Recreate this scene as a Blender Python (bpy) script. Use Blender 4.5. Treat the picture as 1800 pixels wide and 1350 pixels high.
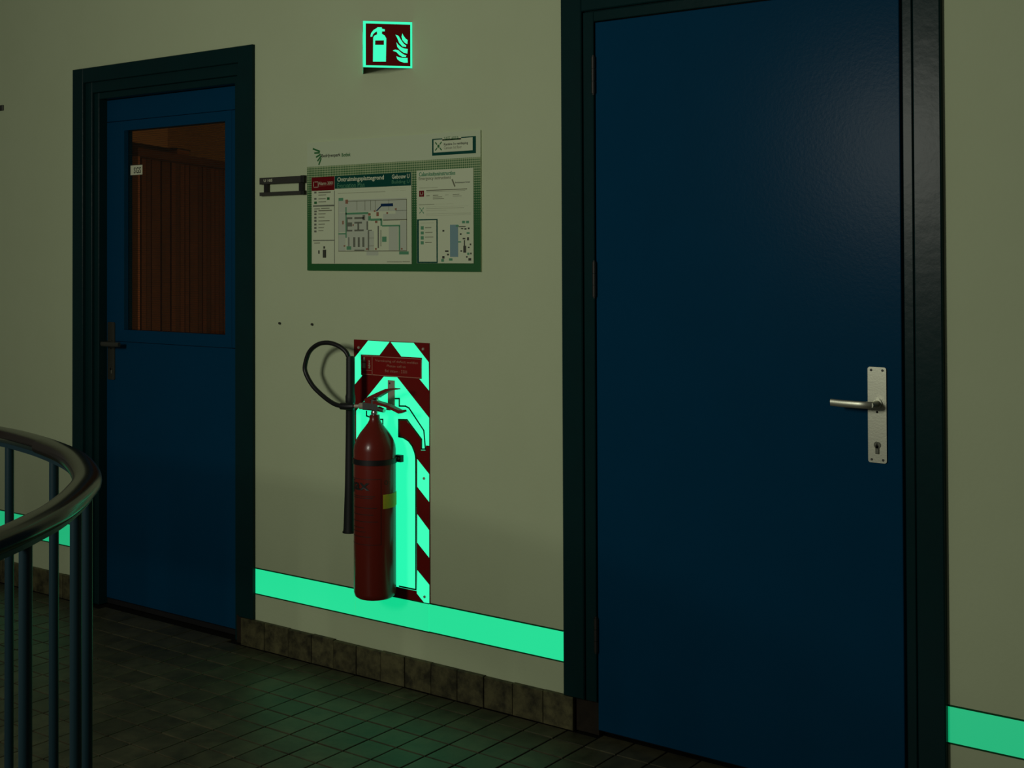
import bpy, bmesh, math, random
from mathutils import Vector, Matrix

random.seed(7)
scene = bpy.context.scene
for o in list(bpy.data.objects):
    bpy.data.objects.remove(o)
COL = scene.collection

# ------------------------------------------------------------------ camera
# world: the wall with the doors is the plane y = 0, x runs along it to the right, z is up, floor at 0
YAW, PITCH, ROLL = 0.635605, 0.014437, -0.00382
cam = bpy.data.cameras.new('camera')
cam_ob = bpy.data.objects.new('camera', cam)
COL.objects.link(cam_ob)
fw = Vector((-math.sin(YAW) * math.cos(PITCH), math.cos(YAW) * math.cos(PITCH), math.sin(PITCH)))
rt = Vector((math.cos(YAW), math.sin(YAW), 0))
up = rt.cross(fw)
r2 = rt * math.cos(ROLL) + up * math.sin(ROLL)
u2 = up * math.cos(ROLL) - rt * math.sin(ROLL)
m = Matrix((r2, u2, -fw)).transposed().to_4x4()
m.translation = Vector((0, -3.25, 1.428))
cam_ob.matrix_world = m
cam.sensor_width = 36
cam.lens = 36 * 2280 / 1800
cam.shift_y = -264.5 / 1800
cam.clip_start = 0.05
scene.camera = cam_ob

# ------------------------------------------------------------------ light
scene.view_settings.view_transform = 'Standard'
scene.view_settings.look = 'None'
scene.view_settings.gamma = 1
scene.view_settings.use_curve_mapping = False
scene.view_settings.exposure = 0

world = bpy.data.worlds.new('dim_hall')
scene.world = world
world.use_nodes = True
bg = world.node_tree.nodes['Background']
bg.inputs[0].default_value = (0.95, 1.0, 0.86, 1)
bg.inputs[1].default_value = 0.04


def area(name, loc, target, size, power, color, size_y=None):
    l = bpy.data.lights.new(name, 'AREA')
    l.energy = power
    l.color = color
    l.size = size
    if size_y:
        l.shape = 'RECTANGLE'
        l.size_y = size_y
    o = bpy.data.objects.new(name, l)
    COL.objects.link(o)
    o.location = loc
    o.rotation_euler = (Vector(target) - Vector(loc)).to_track_quat('-Z', 'Y').to_euler()
    return o


area('stairwell_window', (-2.56, -4.0, 2.0), (-2.6, 0, 1.3), 0.6, 34.5, (1.0, 1.0, 0.86), 0.7)

# ------------------------------------------------------------------ helpers


def lin(c):
    """display colour 0..255 to linear"""
    r = []
    for v in c:
        v /= 255
        r.append(v / 12.92 if v <= 0.04045 else ((v + 0.055) / 1.055) ** 2.4)
    return r


def mat(name, col, rough=0.6, metal=0.0, emit=None, strength=1.0, noise=None, bump=None, spec=0.5, coat=0.0, rand=0.0):
    """principled material; noise=(scale, second colour, contrast) mottles it, bump=(scale, strength), rand varies it per piece"""
    mt = bpy.data.materials.new(name)
    mt.use_nodes = True
    nt = mt.node_tree
    b = nt.nodes['Principled BSDF']
    b.inputs['Base Color'].default_value = (*col, 1)
    b.inputs['Roughness'].default_value = rough
    b.inputs['Metallic'].default_value = metal
    b.inputs['Specular IOR Level'].default_value = spec
    b.inputs['Coat Weight'].default_value = coat
    b.inputs['Coat Roughness'].default_value = 0.1
    if emit:
        b.inputs['Emission Color'].default_value = (*emit, 1)
        b.inputs['Emission Strength'].default_value = strength
    tc = nt.nodes.new('ShaderNodeTexCoord')
    vec = tc.outputs['Object']
    if rand:
        oi = nt.nodes.new('ShaderNodeObjectInfo')
        add = nt.nodes.new('ShaderNodeVectorMath')
        add.operation = 'MULTIPLY_ADD'
        add.inputs[1].default_value = (7, 7, 7)
        nt.links.new(oi.outputs['Random'], add.inputs[0])
        nt.links.new(tc.outputs['Object'], add.inputs[2])
        vec = add.outputs[0]
    cur = None
    if noise:
        n = nt.nodes.new('ShaderNodeTexNoise')
        n.inputs['Scale'].default_value = noise[0]
        n.inputs['Detail'].default_value = 5
        n.inputs['Roughness'].default_value = 0.65
        nt.links.new(vec, n.inputs['Vector'])
        rp = nt.nodes.new('ShaderNodeMapRange')
        rp.inputs[1].default_value = 0.5 - noise[2]
        rp.inputs[2].default_value = 0.5 + noise[2]
        nt.links.new(n.outputs['Fac'], rp.inputs[0])
        mx = nt.nodes.new('ShaderNodeMix')
        mx.data_type = 'RGBA'
        mx.inputs[6].default_value = (*col, 1)
        mx.inputs[7].default_value = (*noise[1], 1)
        nt.links.new(rp.outputs[0], mx.inputs[0])
        cur = mx.outputs[2]
    if rand:
        hs = nt.nodes.new('ShaderNodeHueSaturation')
        hs.inputs['Color'].default_value = (*col, 1)
        if cur:
            nt.links.new(cur, hs.inputs['Color'])
        mr = nt.nodes.new('ShaderNodeMapRange')
        mr.inputs[3].default_value = 1 - rand
        mr.inputs[4].default_value = 1 + rand
        nt.links.new(oi.outputs['Random'], mr.inputs[0])
        nt.links.new(mr.outputs[0], hs.inputs['Value'])
        cur = hs.outputs[0]
    if cur:
        nt.links.new(cur, b.inputs['Base Color'])
    if bump:
        n2 = nt.nodes.new('ShaderNodeTexNoise')
        n2.inputs['Scale'].default_value = bump[0]
        n2.inputs['Detail'].default_value = 4
        nt.links.new(vec, n2.inputs['Vector'])
        bp = nt.nodes.new('ShaderNodeBump')
        bp.inputs['Strength'].default_value = bump[1]
        bp.inputs['Distance'].default_value = 0.004
        nt.links.new(n2.outputs['Fac'], bp.inputs['Height'])
        nt.links.new(bp.outputs[0], b.inputs['Normal'])
    return mt


M = {}
M['wall'] = mat('cream_wall_paint', (0.60, 0.685, 0.432), 0.85, noise=(3.0, (0.57, 0.65, 0.402), 0.25), bump=(90, 0.12))
M['blue'] = mat('blue_door_paint', (0.002, 0.052, 0.118), 0.24, noise=(6, (0.002, 0.048, 0.108), 0.3), bump=(120, 0.05), spec=0.03)
M['frame'] = mat('dark_green_blue_frame_paint', (0.004, 0.029, 0.030), 0.28, noise=(9, (0.005, 0.024, 0.025), 0.3), bump=(30, 0.12), spec=0.12)
M['floor_tile'] = mat('brown_grey_floor_tile', (0.085, 0.08, 0.042), 0.45, noise=(14, (0.036, 0.036, 0.02), 0.2), bump=(60, 0.15), rand=0.22, spec=0.45)
M['grout'] = mat('dark_grout', (0.008, 0.008, 0.006), 0.95, spec=0.1)
M['base_tile'] = mat('mottled_skirting_tile', (0.125, 0.115, 0.052), 0.55, noise=(20, (0.033, 0.031, 0.017), 0.14), bump=(70, 0.2), rand=0.15, spec=0.25)
M['plinth'] = mat('brown_stone_plinth', (0.028, 0.021, 0.013), 0.7, noise=(30, (0.015, 0.012, 0.008), 0.2), spec=0.2)
M['black'] = mat('black_rubber', (0.008, 0.008, 0.008), 0.45)
M['horn'] = mat('black_plastic_horn', (0.008, 0.009, 0.009), 0.55)
M['dark'] = mat('dark_void', (0.004, 0.004, 0.004), 0.9)
M['alu'] = mat('brushed_aluminium', (0.50, 0.51, 0.40), 0.38, 0.85, bump=(200, 0.03))
M['alu_dark'] = mat('dull_aluminium', (0.13, 0.135, 0.105), 0.42, 0.8)
M['steel'] = mat('chromed_steel', (0.7, 0.7, 0.64), 0.15, 1.0)
M['zinc'] = mat('zinc_plate', (0.5, 0.45, 0.34), 0.5, 0.3)
M['ext_red'] = mat('glossy_red_paint', (0.175, 0.016, 0.008), 0.3, spec=0.35, coat=0.15)
M['lever_red'] = mat('red_lever_paint', (0.22, 0.012, 0.008), 0.4)
M['board_red'] = mat('red_board_print', (0.19, 0.005, 0.003), 0.5, spec=0.2)
M['sticker_red'] = mat('red_sticker_print', (0.25, 0.007, 0.005), 0.5, spec=0.2)
GLOW = (0.0, 1.0, 0.48)
M['glow_board'] = mat('photoluminescent_board', (0.16, 0.5, 0.38), 0.5, emit=(0.02, 0.93, 0.44), strength=1.0)
M['glow_sign'] = mat('photoluminescent_sign', (0.16, 0.5, 0.38), 0.5, emit=(0.02, 0.95, 0.47), strength=1.0)
M['glow_strip'] = mat('photoluminescent_strip', (0.10, 0.45, 0.34), 0.5, emit=(0.004, 0.66, 0.262), strength=1.0, noise=(8, (0.11, 0.43, 0.33), 0.3))
M['glow_strip_dim'] = mat('photoluminescent_strip_less_charged', (0.10, 0.45, 0.34), 0.5, emit=(0.004, 0.39, 0.15), strength=1.0, noise=(8, (0.11, 0.43, 0.33), 0.3))
M['line_green'] = mat('dark_green_line', (0.002, 0.085, 0.022), 0.6, spec=0.2)
M['pale_print'] = mat('pale_red_print', (0.48, 0.20, 0.13), 0.6)
M['cream_print'] = mat('cream_print', (0.5, 0.45, 0.30), 0.6)
M['paper'] = mat('white_board_print', (0.60, 0.69, 0.46), 0.6, spec=0.2)
M['sheet'] = mat('white_paper_sheet', (0.68, 0.75, 0.51), 0.6, spec=0.2)
M['teal'] = mat('teal_print', (0.001, 0.07, 0.048), 0.55, spec=0.15)
M['green'] = mat('green_print', (0.02, 0.16, 0.035), 0.55)
M['ink'] = mat('dark_ink', (0.05, 0.055, 0.035), 0.6)
M['ink_soft'] = mat('soft_grey_ink', (0.19, 0.20, 0.125), 0.6, spec=0.2)
M['map_grey'] = mat('map_grey', (0.55, 0.60, 0.46), 0.6, spec=0.2)
M['map_dark'] = mat('map_dark_grey', (0.17, 0.185, 0.135), 0.6, spec=0.2)
M['map_green'] = mat('map_green', (0.10, 0.32, 0.16), 0.6)
M['map_red'] = mat('map_red', (0.32, 0.14, 0.075), 0.6)
M['map_blue'] = mat('map_dark_blue', (0.003, 0.03, 0.10), 0.6, spec=0.15)
M['water'] = mat('map_water_blue', (0.20, 0.34, 0.36), 0.6)
M['red_print'] = mat('red_print', (0.17, 0.003, 0.006), 0.55, spec=0.15)
M['yellow'] = mat('yellow_sticker', (0.55, 0.5, 0.02), 0.6, noise=(60, (0.45, 0.42, 0.02), 0.2))
M['white'] = mat('white_label', (0.72, 0.74, 0.52), 0.5)
M['brown_dark'] = mat('dark_rail_plastic', (0.012, 0.008, 0.005), 0.2, spec=0.4)
M['post'] = mat('dark_blue_grey_post', (0.007, 0.026, 0.035), 0.4, spec=0.35)
M['plastic_dark'] = mat('dark_grey_plastic', (0.045, 0.045, 0.035), 0.5)
M['plastic_black'] = mat('black_plastic', (0.014, 0.014, 0.011), 0.5)
M['wood'] = mat('red_brown_wood', (0.085, 0.037, 0.018), 0.5, noise=(4, (0.05, 0.021, 0.011), 0.2), rand=0.35)
M['wood_edge'] = mat('brown_wood_edge', (0.26, 0.15, 0.09), 0.5)
M['office_wall'] = mat('office_wall_paint', (0.72, 0.62, 0.42), 0.9)
M['office_floor'] = mat('office_carpet', (0.08, 0.07, 0.06), 0.95)
M['carton'] = mat('carton', (0.30, 0.19, 0.11), 0.8)
M['wire'] = mat('thin_wire', (0.05, 0.05, 0.045), 0.5)

# dotted green print: solid green low down, breaking up into a raster of dots towards the top
gm = M['green_raster'] = mat('green_raster_print', (0.02, 0.16, 0.035), 0.55)
nt = gm.node_tree
tc = nt.nodes.new('ShaderNodeTexCoord')
sep = nt.nodes.new('ShaderNodeSeparateXYZ')
nt.links.new(tc.outputs['Object'], sep.inputs[0])
waves = []
for ax in (0, 2):
    mm = nt.nodes.new('ShaderNodeMath')
    mm.operation = 'MULTIPLY'
    mm.inputs[1].default_value = 2 * math.pi / 0.0078
    nt.links.new(sep.outputs[ax], mm.inputs[0])
    sn = nt.nodes.new('ShaderNodeMath')
    sn.operation = 'SINE'
    nt.links.new(mm.outputs[0], sn.inputs[0])
    waves.append(sn)
ad = nt.nodes.new('ShaderNodeMath')
ad.operation = 'ADD'
nt.links.new(waves[0].outputs[0], ad.inputs[0])
nt.links.new(waves[1].outputs[0], ad.inputs[1])
hgt = nt.nodes.new('ShaderNodeMapRange')          # object z of the raster panel: 0 at its foot, 0.35 at the top
hgt.inputs[1].default_value = 0.12
hgt.inputs[2].default_value = 0.36
hgt.inputs[3].default_value = -2.4
hgt.inputs[4].default_value = 0.75
nt.links.new(sep.outputs[2], hgt.inputs[0])
cmp_ = nt.nodes.new('ShaderNodeMath')
cmp_.operation = 'ADD'
nt.links.new(ad.outputs[0], cmp_.inputs[0])
nt.links.new(hgt.outputs[0], cmp_.inputs[1])
rg = nt.nodes.new('ShaderNodeMapRange')
rg.inputs[1].default_value = -0.5
rg.inputs[2].default_value = 1.2
rg.inputs[4].default_value = 0.78
nt.links.new(cmp_.outputs[0], rg.inputs[0])
mx = nt.nodes.new('ShaderNodeMix')
mx.data_type = 'RGBA'
mx.inputs[6].default_value = (0.012, 0.125, 0.024, 1)
mx.inputs[7].default_value = (0.52, 0.62, 0.33, 1)
nt.links.new(rg.outputs[0], mx.inputs[0])
nt.links.new(mx.outputs[2], nt.nodes['Principled BSDF'].inputs['Base Color'])

# window glass: clear with a weak reflection
gl = M['glass'] = bpy.data.materials.new('clear_glass')
gl.use_nodes = True
nt = gl.node_tree
nt.nodes.clear()
mo = nt.nodes.new('ShaderNodeOutputMaterial')
mixs = nt.nodes.new('ShaderNodeMixShader')
tr = nt.nodes.new('ShaderNodeBsdfTransparent')
tr.inputs[0].default_value = (0.8, 0.82, 0.78, 1)
gs = nt.nodes.new('ShaderNodeBsdfGlossy')
gs.inputs['Roughness'].default_value = 0.02
mixs.inputs[0].default_value = 0.03
nt.links.new(tr.outputs[0], mixs.inputs[1])
nt.links.new(gs.outputs[0], mixs.inputs[2])
nt.links.new(mixs.outputs[0], mo.inputs[0])


class MB:
    """collects shapes into one mesh"""

    def __init__(self):
        self.v, self.f = [], []

    def add(self, vs, fs):
        n = len(self.v)
        self.v += [tuple(p) for p in vs]
        self.f += [tuple(i + n for i in f) for f in fs]
        return self

    def box(self, x0, x1, y0, y1, z0, z1):
        return self.add([(x0, y0, z0), (x1, y0, z0), (x1, y1, z0), (x0, y1, z0), (x0, y0, z1), (x1, y0, z1), (x1, y1, z1), (x0, y1, z1)],
                        [(0, 3, 2, 1), (4, 5, 6, 7), (0, 1, 5, 4), (1, 2, 6, 5), (2, 3, 7, 6), (3, 0, 4, 7)])

    def bbox(self, x0, x1, y0, y1, z0, z1, b):
        """box with its front (-y) edges bevelled"""
        vs = [(x0, y1, z0), (x1, y1, z0), (x1, y1, z1), (x0, y1, z1),
              (x0, y0 + b, z0), (x1, y0 + b, z0), (x1, y0 + b, z1), (x0, y0 + b, z1),
              (x0 + b, y0, z0 + b), (x1 - b, y0, z0 + b), (x1 - b, y0, z1 - b), (x0 + b, y0, z1 - b)]
        fs = [(0, 3, 2, 1), (8, 9, 10, 11)]
        for a in (0, 4):
            for i in range(4):
                j = (i + 1) % 4
                fs.append((a + i, a + j, a + 4 + j, a + 4 + i))
        return self.add(vs, fs)

    def plate(self, pts, y0, y1):
        """outline in x,z extruded from front y0 to back y1"""
        n = len(pts)
        area2 = sum(pts[i][0] * pts[(i + 1) % n][1] - pts[(i + 1) % n][0] * pts[i][1] for i in range(n))
        if area2 < 0:
            pts = pts[::-1]
        vs = [(x, y0, z) for x, z in pts] + [(x, y1, z) for x, z in pts]
        fs = [tuple(range(n)), tuple(range(2 * n - 1, n - 1, -1))]
        fs += [(i, i + n, (i + 1) % n + n, (i + 1) % n) for i in range(n)]
        return self.add(vs, fs)

    def ribbon(self, pts, w, y0, y1):
        """thick line through x,z points"""
        for a, b in zip(pts[:-1], pts[1:]):
            d = Vector((b[0] - a[0], b[1] - a[1]))
            if d.length < 1e-6:
                continue
            d.normalize()
            n = Vector((-d.y, d.x)) * w / 2
            e = d * w * 0.35
            a2, b2 = Vector(a) - e, Vector(b) + e
            self.plate([tuple(a2 - n), tuple(b2 - n), tuple(b2 + n), tuple(a2 + n)], y0, y1)
        return self

    def tube(self, pts, radii, seg=14, caps=True):
        pts = [Vector(p) for p in pts]
        if not hasattr(radii, '__len__'):
            radii = [radii] * len(pts)
        t0 = (pts[1] - pts[0]).normalized()
        nrm = t0.orthogonal().normalized()
        rings = []
        for i, p in enumerate(pts):
            t = (pts[min(i + 1, len(pts) - 1)] - pts[max(i - 1, 0)]).normalized()
            nrm = (nrm - t * nrm.dot(t)).normalized()
            bn = t.cross(nrm)
            rings.append([p + (nrm * math.cos(2 * math.pi * k / seg) + bn * math.sin(2 * math.pi * k / seg)) * radii[i] for k in range(seg)])
        vs = [q for r in rings for q in r]
        fs = []
        for i in range(len(pts) - 1):
            for k in range(seg):
                k2 = (k + 1) % seg
                fs.append((i * seg + k, i * seg + k2, (i + 1) * seg + k2, (i + 1) * seg + k))
        if caps:
            fs.append(tuple(range(seg))[::-1])
            fs.append(tuple((len(pts) - 1) * seg + k for k in range(seg)))
        return self.add(vs, fs)

    def lathe(self, prof, cx, cy, seg=40):
        """(r, z) outline turned about a vertical axis"""
        vs = [(cx + r * math.cos(2 * math.pi * k / seg), cy + r * math.sin(2 * math.pi * k / seg), z) for r, z in prof for k in range(seg)]
        fs = []
        for i in range(len(prof) - 1):
            for k in range(seg):
                k2 = (k + 1) % seg
                fs.append((i * seg + k, i * seg + k2, (i + 1) * seg + k2, (i + 1) * seg + k))
        fs.append(tuple(range(seg))[::-1])
        fs.append(tuple((len(prof) - 1) * seg + k for k in range(seg)))
        return self.add(vs, fs)

    def build(self, name, material, parent=None, smooth=False, origin=(0, 0, 0)):
        me = bpy.data.meshes.new(name)
        ox, oy, oz = origin
        me.from_pydata([(x - ox, y - oy, z - oz) for x, y, z in self.v], [], self.f)
        bm = bmesh.new()
        bm.from_mesh(me)
        bmesh.ops.recalc_face_normals(bm, faces=bm.faces)
        bm.to_mesh(me)
        bm.free()
        me.materials.append(material)
        if smooth:
            me.polygons.foreach_set('use_smooth', [True] * len(me.polygons))
            me.set_sharp_from_angle(angle=math.radians(38))
        o = bpy.data.objects.new(name, me)
        COL.objects.link(o)
        o.location = origin
        if parent:
            put(o, parent)
        return o


def abs_loc(o):
    p = Vector(o.location)
    q = o.parent
    while q:
        p += Vector(q.location)
        q = q.parent
    return p


def put(o, parent):
    """parent keeping the world position (parents are never rotated)"""
    o.location = Vector(o.location) - abs_loc(parent)
    o.parent = parent


def tag(o, label, cat, group=None):
    o['label'] = label
    o['category'] = cat
    if group:
        o['group'] = group
    return o


def thing(name, loc, label, cat, group=None):
    o = bpy.data.objects.new(name, None)
    COL.objects.link(o)
    o.location = loc
    return tag(o, label, cat, group)


def structure(o, label=None):
    o['kind'] = 'structure'
    if label:
        o['label'] = label
    return o


def struct_empty(name, loc, label):
    o = bpy.data.objects.new(name, None)
    COL.objects.link(o)
    o.location = loc
    return structure(o, label)


def words(name, text, x0, x1, z0, z1, y, material, parent, spin=0, fmap=None, bold=False):
    """flat lettering filling the box x0..x1, z0..z1 on a plane facing -y"""
    cu = bpy.data.curves.new('lettering', 'FONT')
    cu.body = text
    cu.resolution_u = 2
    if bold:
        cu.offset = 0.02
    tmp = bpy.data.objects.new('lettering', cu)
    COL.objects.link(tmp)
    dg = bpy.context.evaluated_depsgraph_get()
    me = bpy.data.meshes.new_from_object(tmp.evaluated_get(dg))
    bpy.data.objects.remove(tmp)
    vs = [v.co.copy() for v in me.vertices]
    if spin == 90:
        vs = [Vector((-v.y, v.x, 0)) for v in vs]
    ax, bx = min(v.x for v in vs), max(v.x for v in vs)
    ay, by = min(v.y for v in vs), max(v.y for v in vs)
    if x0 > x1:
        x0, x1 = x1, x0
    if z0 > z1:
        z0, z1 = z1, z0
    for v, p in zip(me.vertices, vs):
        X = x0 + (p.x - ax) / (bx - ax) * (x1 - x0)
        Z = z0 + (p.y - ay) / (by - ay) * (z1 - z0)
        v.co = fmap(X, Z) if fmap else (X, y, Z)
    me.materials.clear()
    me.materials.append(material)
    o = bpy.data.objects.new(name, me)
    COL.objects.link(o)
    put(o, parent)
    return o


def copy_part(src, parent, loc=None):
    c = src.copy()
    COL.objects.link(c)
    c.parent = parent
    if loc is not None:
        c.location = loc
    return c


# ------------------------------------------------------------------ measured outlines, metres on the wall (x, z)
FIRE_POINT = {'glow': [[(-2.9999, 1.1311), (-2.9036, 1.1306), (-2.949, 1.0838), (-3.0343, 1.0828), (-3.0333, 1.0145), (-3.0276, 1.0114), (-3.0616, 0.9802),
           (-3.0614, 1.0715)],
          [(-2.8979, 1.13), (-2.7978, 1.1311), (-2.7332, 1.0706), (-2.7325, 0.9789), (-2.7726, 1.014), (-2.7637, 1.0145), (-2.7611, 1.084),
           (-2.851, 1.084)],
          [(-2.9295, 1.0133), (-2.8702, 1.0146), (-2.7322, 0.8897), (-2.7325, 0.7991), (-2.7459, 0.7989), (-2.7483, 0.783), (-2.7666, 0.7814),
           (-2.7665, 0.8176), (-2.829, 0.8743), (-2.8614, 0.8728), (-2.8616, 0.8201), (-2.8429, 0.8179), (-2.823, 0.8073), (-2.8058, 0.7901),
           (-2.7936, 0.7688), (-2.7875, 0.7451), (-2.7878, 0.3193), (-3.0035, 0.323), (-3.0023, 0.7387), (-3.0559, 0.7938), (-3.0556, 0.8904)],
          [(-2.7831, 0.7507), (-2.7329, 0.7069), (-2.7332, 0.6171), (-2.7834, 0.6607)],
          [(-2.7837, 0.5706), (-2.7336, 0.5248), (-2.7339, 0.4362), (-2.7841, 0.4781)],
          [(-2.7844, 0.3878), (-2.7335, 0.3478), (-2.7338, 0.2879), (-2.7563, 0.2875), (-2.7866, 0.3121)],
          [(-3.0096, 0.6607), (-3.0598, 0.6171), (-3.0601, 0.7069), (-3.0099, 0.7507)],
          [(-3.0089, 0.4781), (-3.0591, 0.4362), (-3.0594, 0.5248), (-3.0093, 0.5706)],
          [(-3.0064, 0.3121), (-3.0367, 0.2875), (-3.0592, 0.2879), (-3.0595, 0.3478), (-3.0086, 0.3878)]],
 'icon': [(-3.0243, 1.0747), (-3.0102, 1.0372)],
 'lines': [[(-2.8873, 0.9426), (-2.8602, 0.9444), (-2.8603, 0.9197), (-2.8331, 0.9211), (-2.818, 0.9159), (-2.7542, 0.847), (-2.7477, 0.7868),
            (-2.7639, 0.7854), (-2.7638, 0.8174), (-2.8264, 0.8763), (-2.863, 0.8745), (-2.8632, 0.8182), (-2.8432, 0.8165), (-2.8211, 0.8079),
            (-2.8047, 0.7927), (-2.7938, 0.7729), (-2.7893, 0.7553), (-2.7891, 0.7077), (-2.7903, 0.3236), (-2.8621, 0.324)],
           [(-3.0076, 0.8924), (-3.0076, 0.8767), (-2.9908, 0.873)], [(-2.9447, 0.8692), (-2.9338, 0.87), (-2.9338, 0.8538), (-2.9447, 0.8504)]],
 'screws': [(-3.0432, 1.1061), (-2.7559, 1.1126), (-2.7535, 0.6908), (-2.7525, 0.3062)],
 'sticker': [(-3.031, 1.0805), (-2.7621, 1.0158)],
 'sticker_div': [(-2.9803, 1.0583), (-3.027, 1.0308)],
 't1': [(-2.9662, 1.0636), (-2.7775, 1.0667)],
 't2': [(-2.9131, 1.0505), (-2.8304, 1.051)],
 't3': [(-2.9213, 1.0332), (-2.8249, 1.0345)],
 'vtext': [(-2.9985, 1.0666), (-2.987, 1.0371)]}
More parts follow.
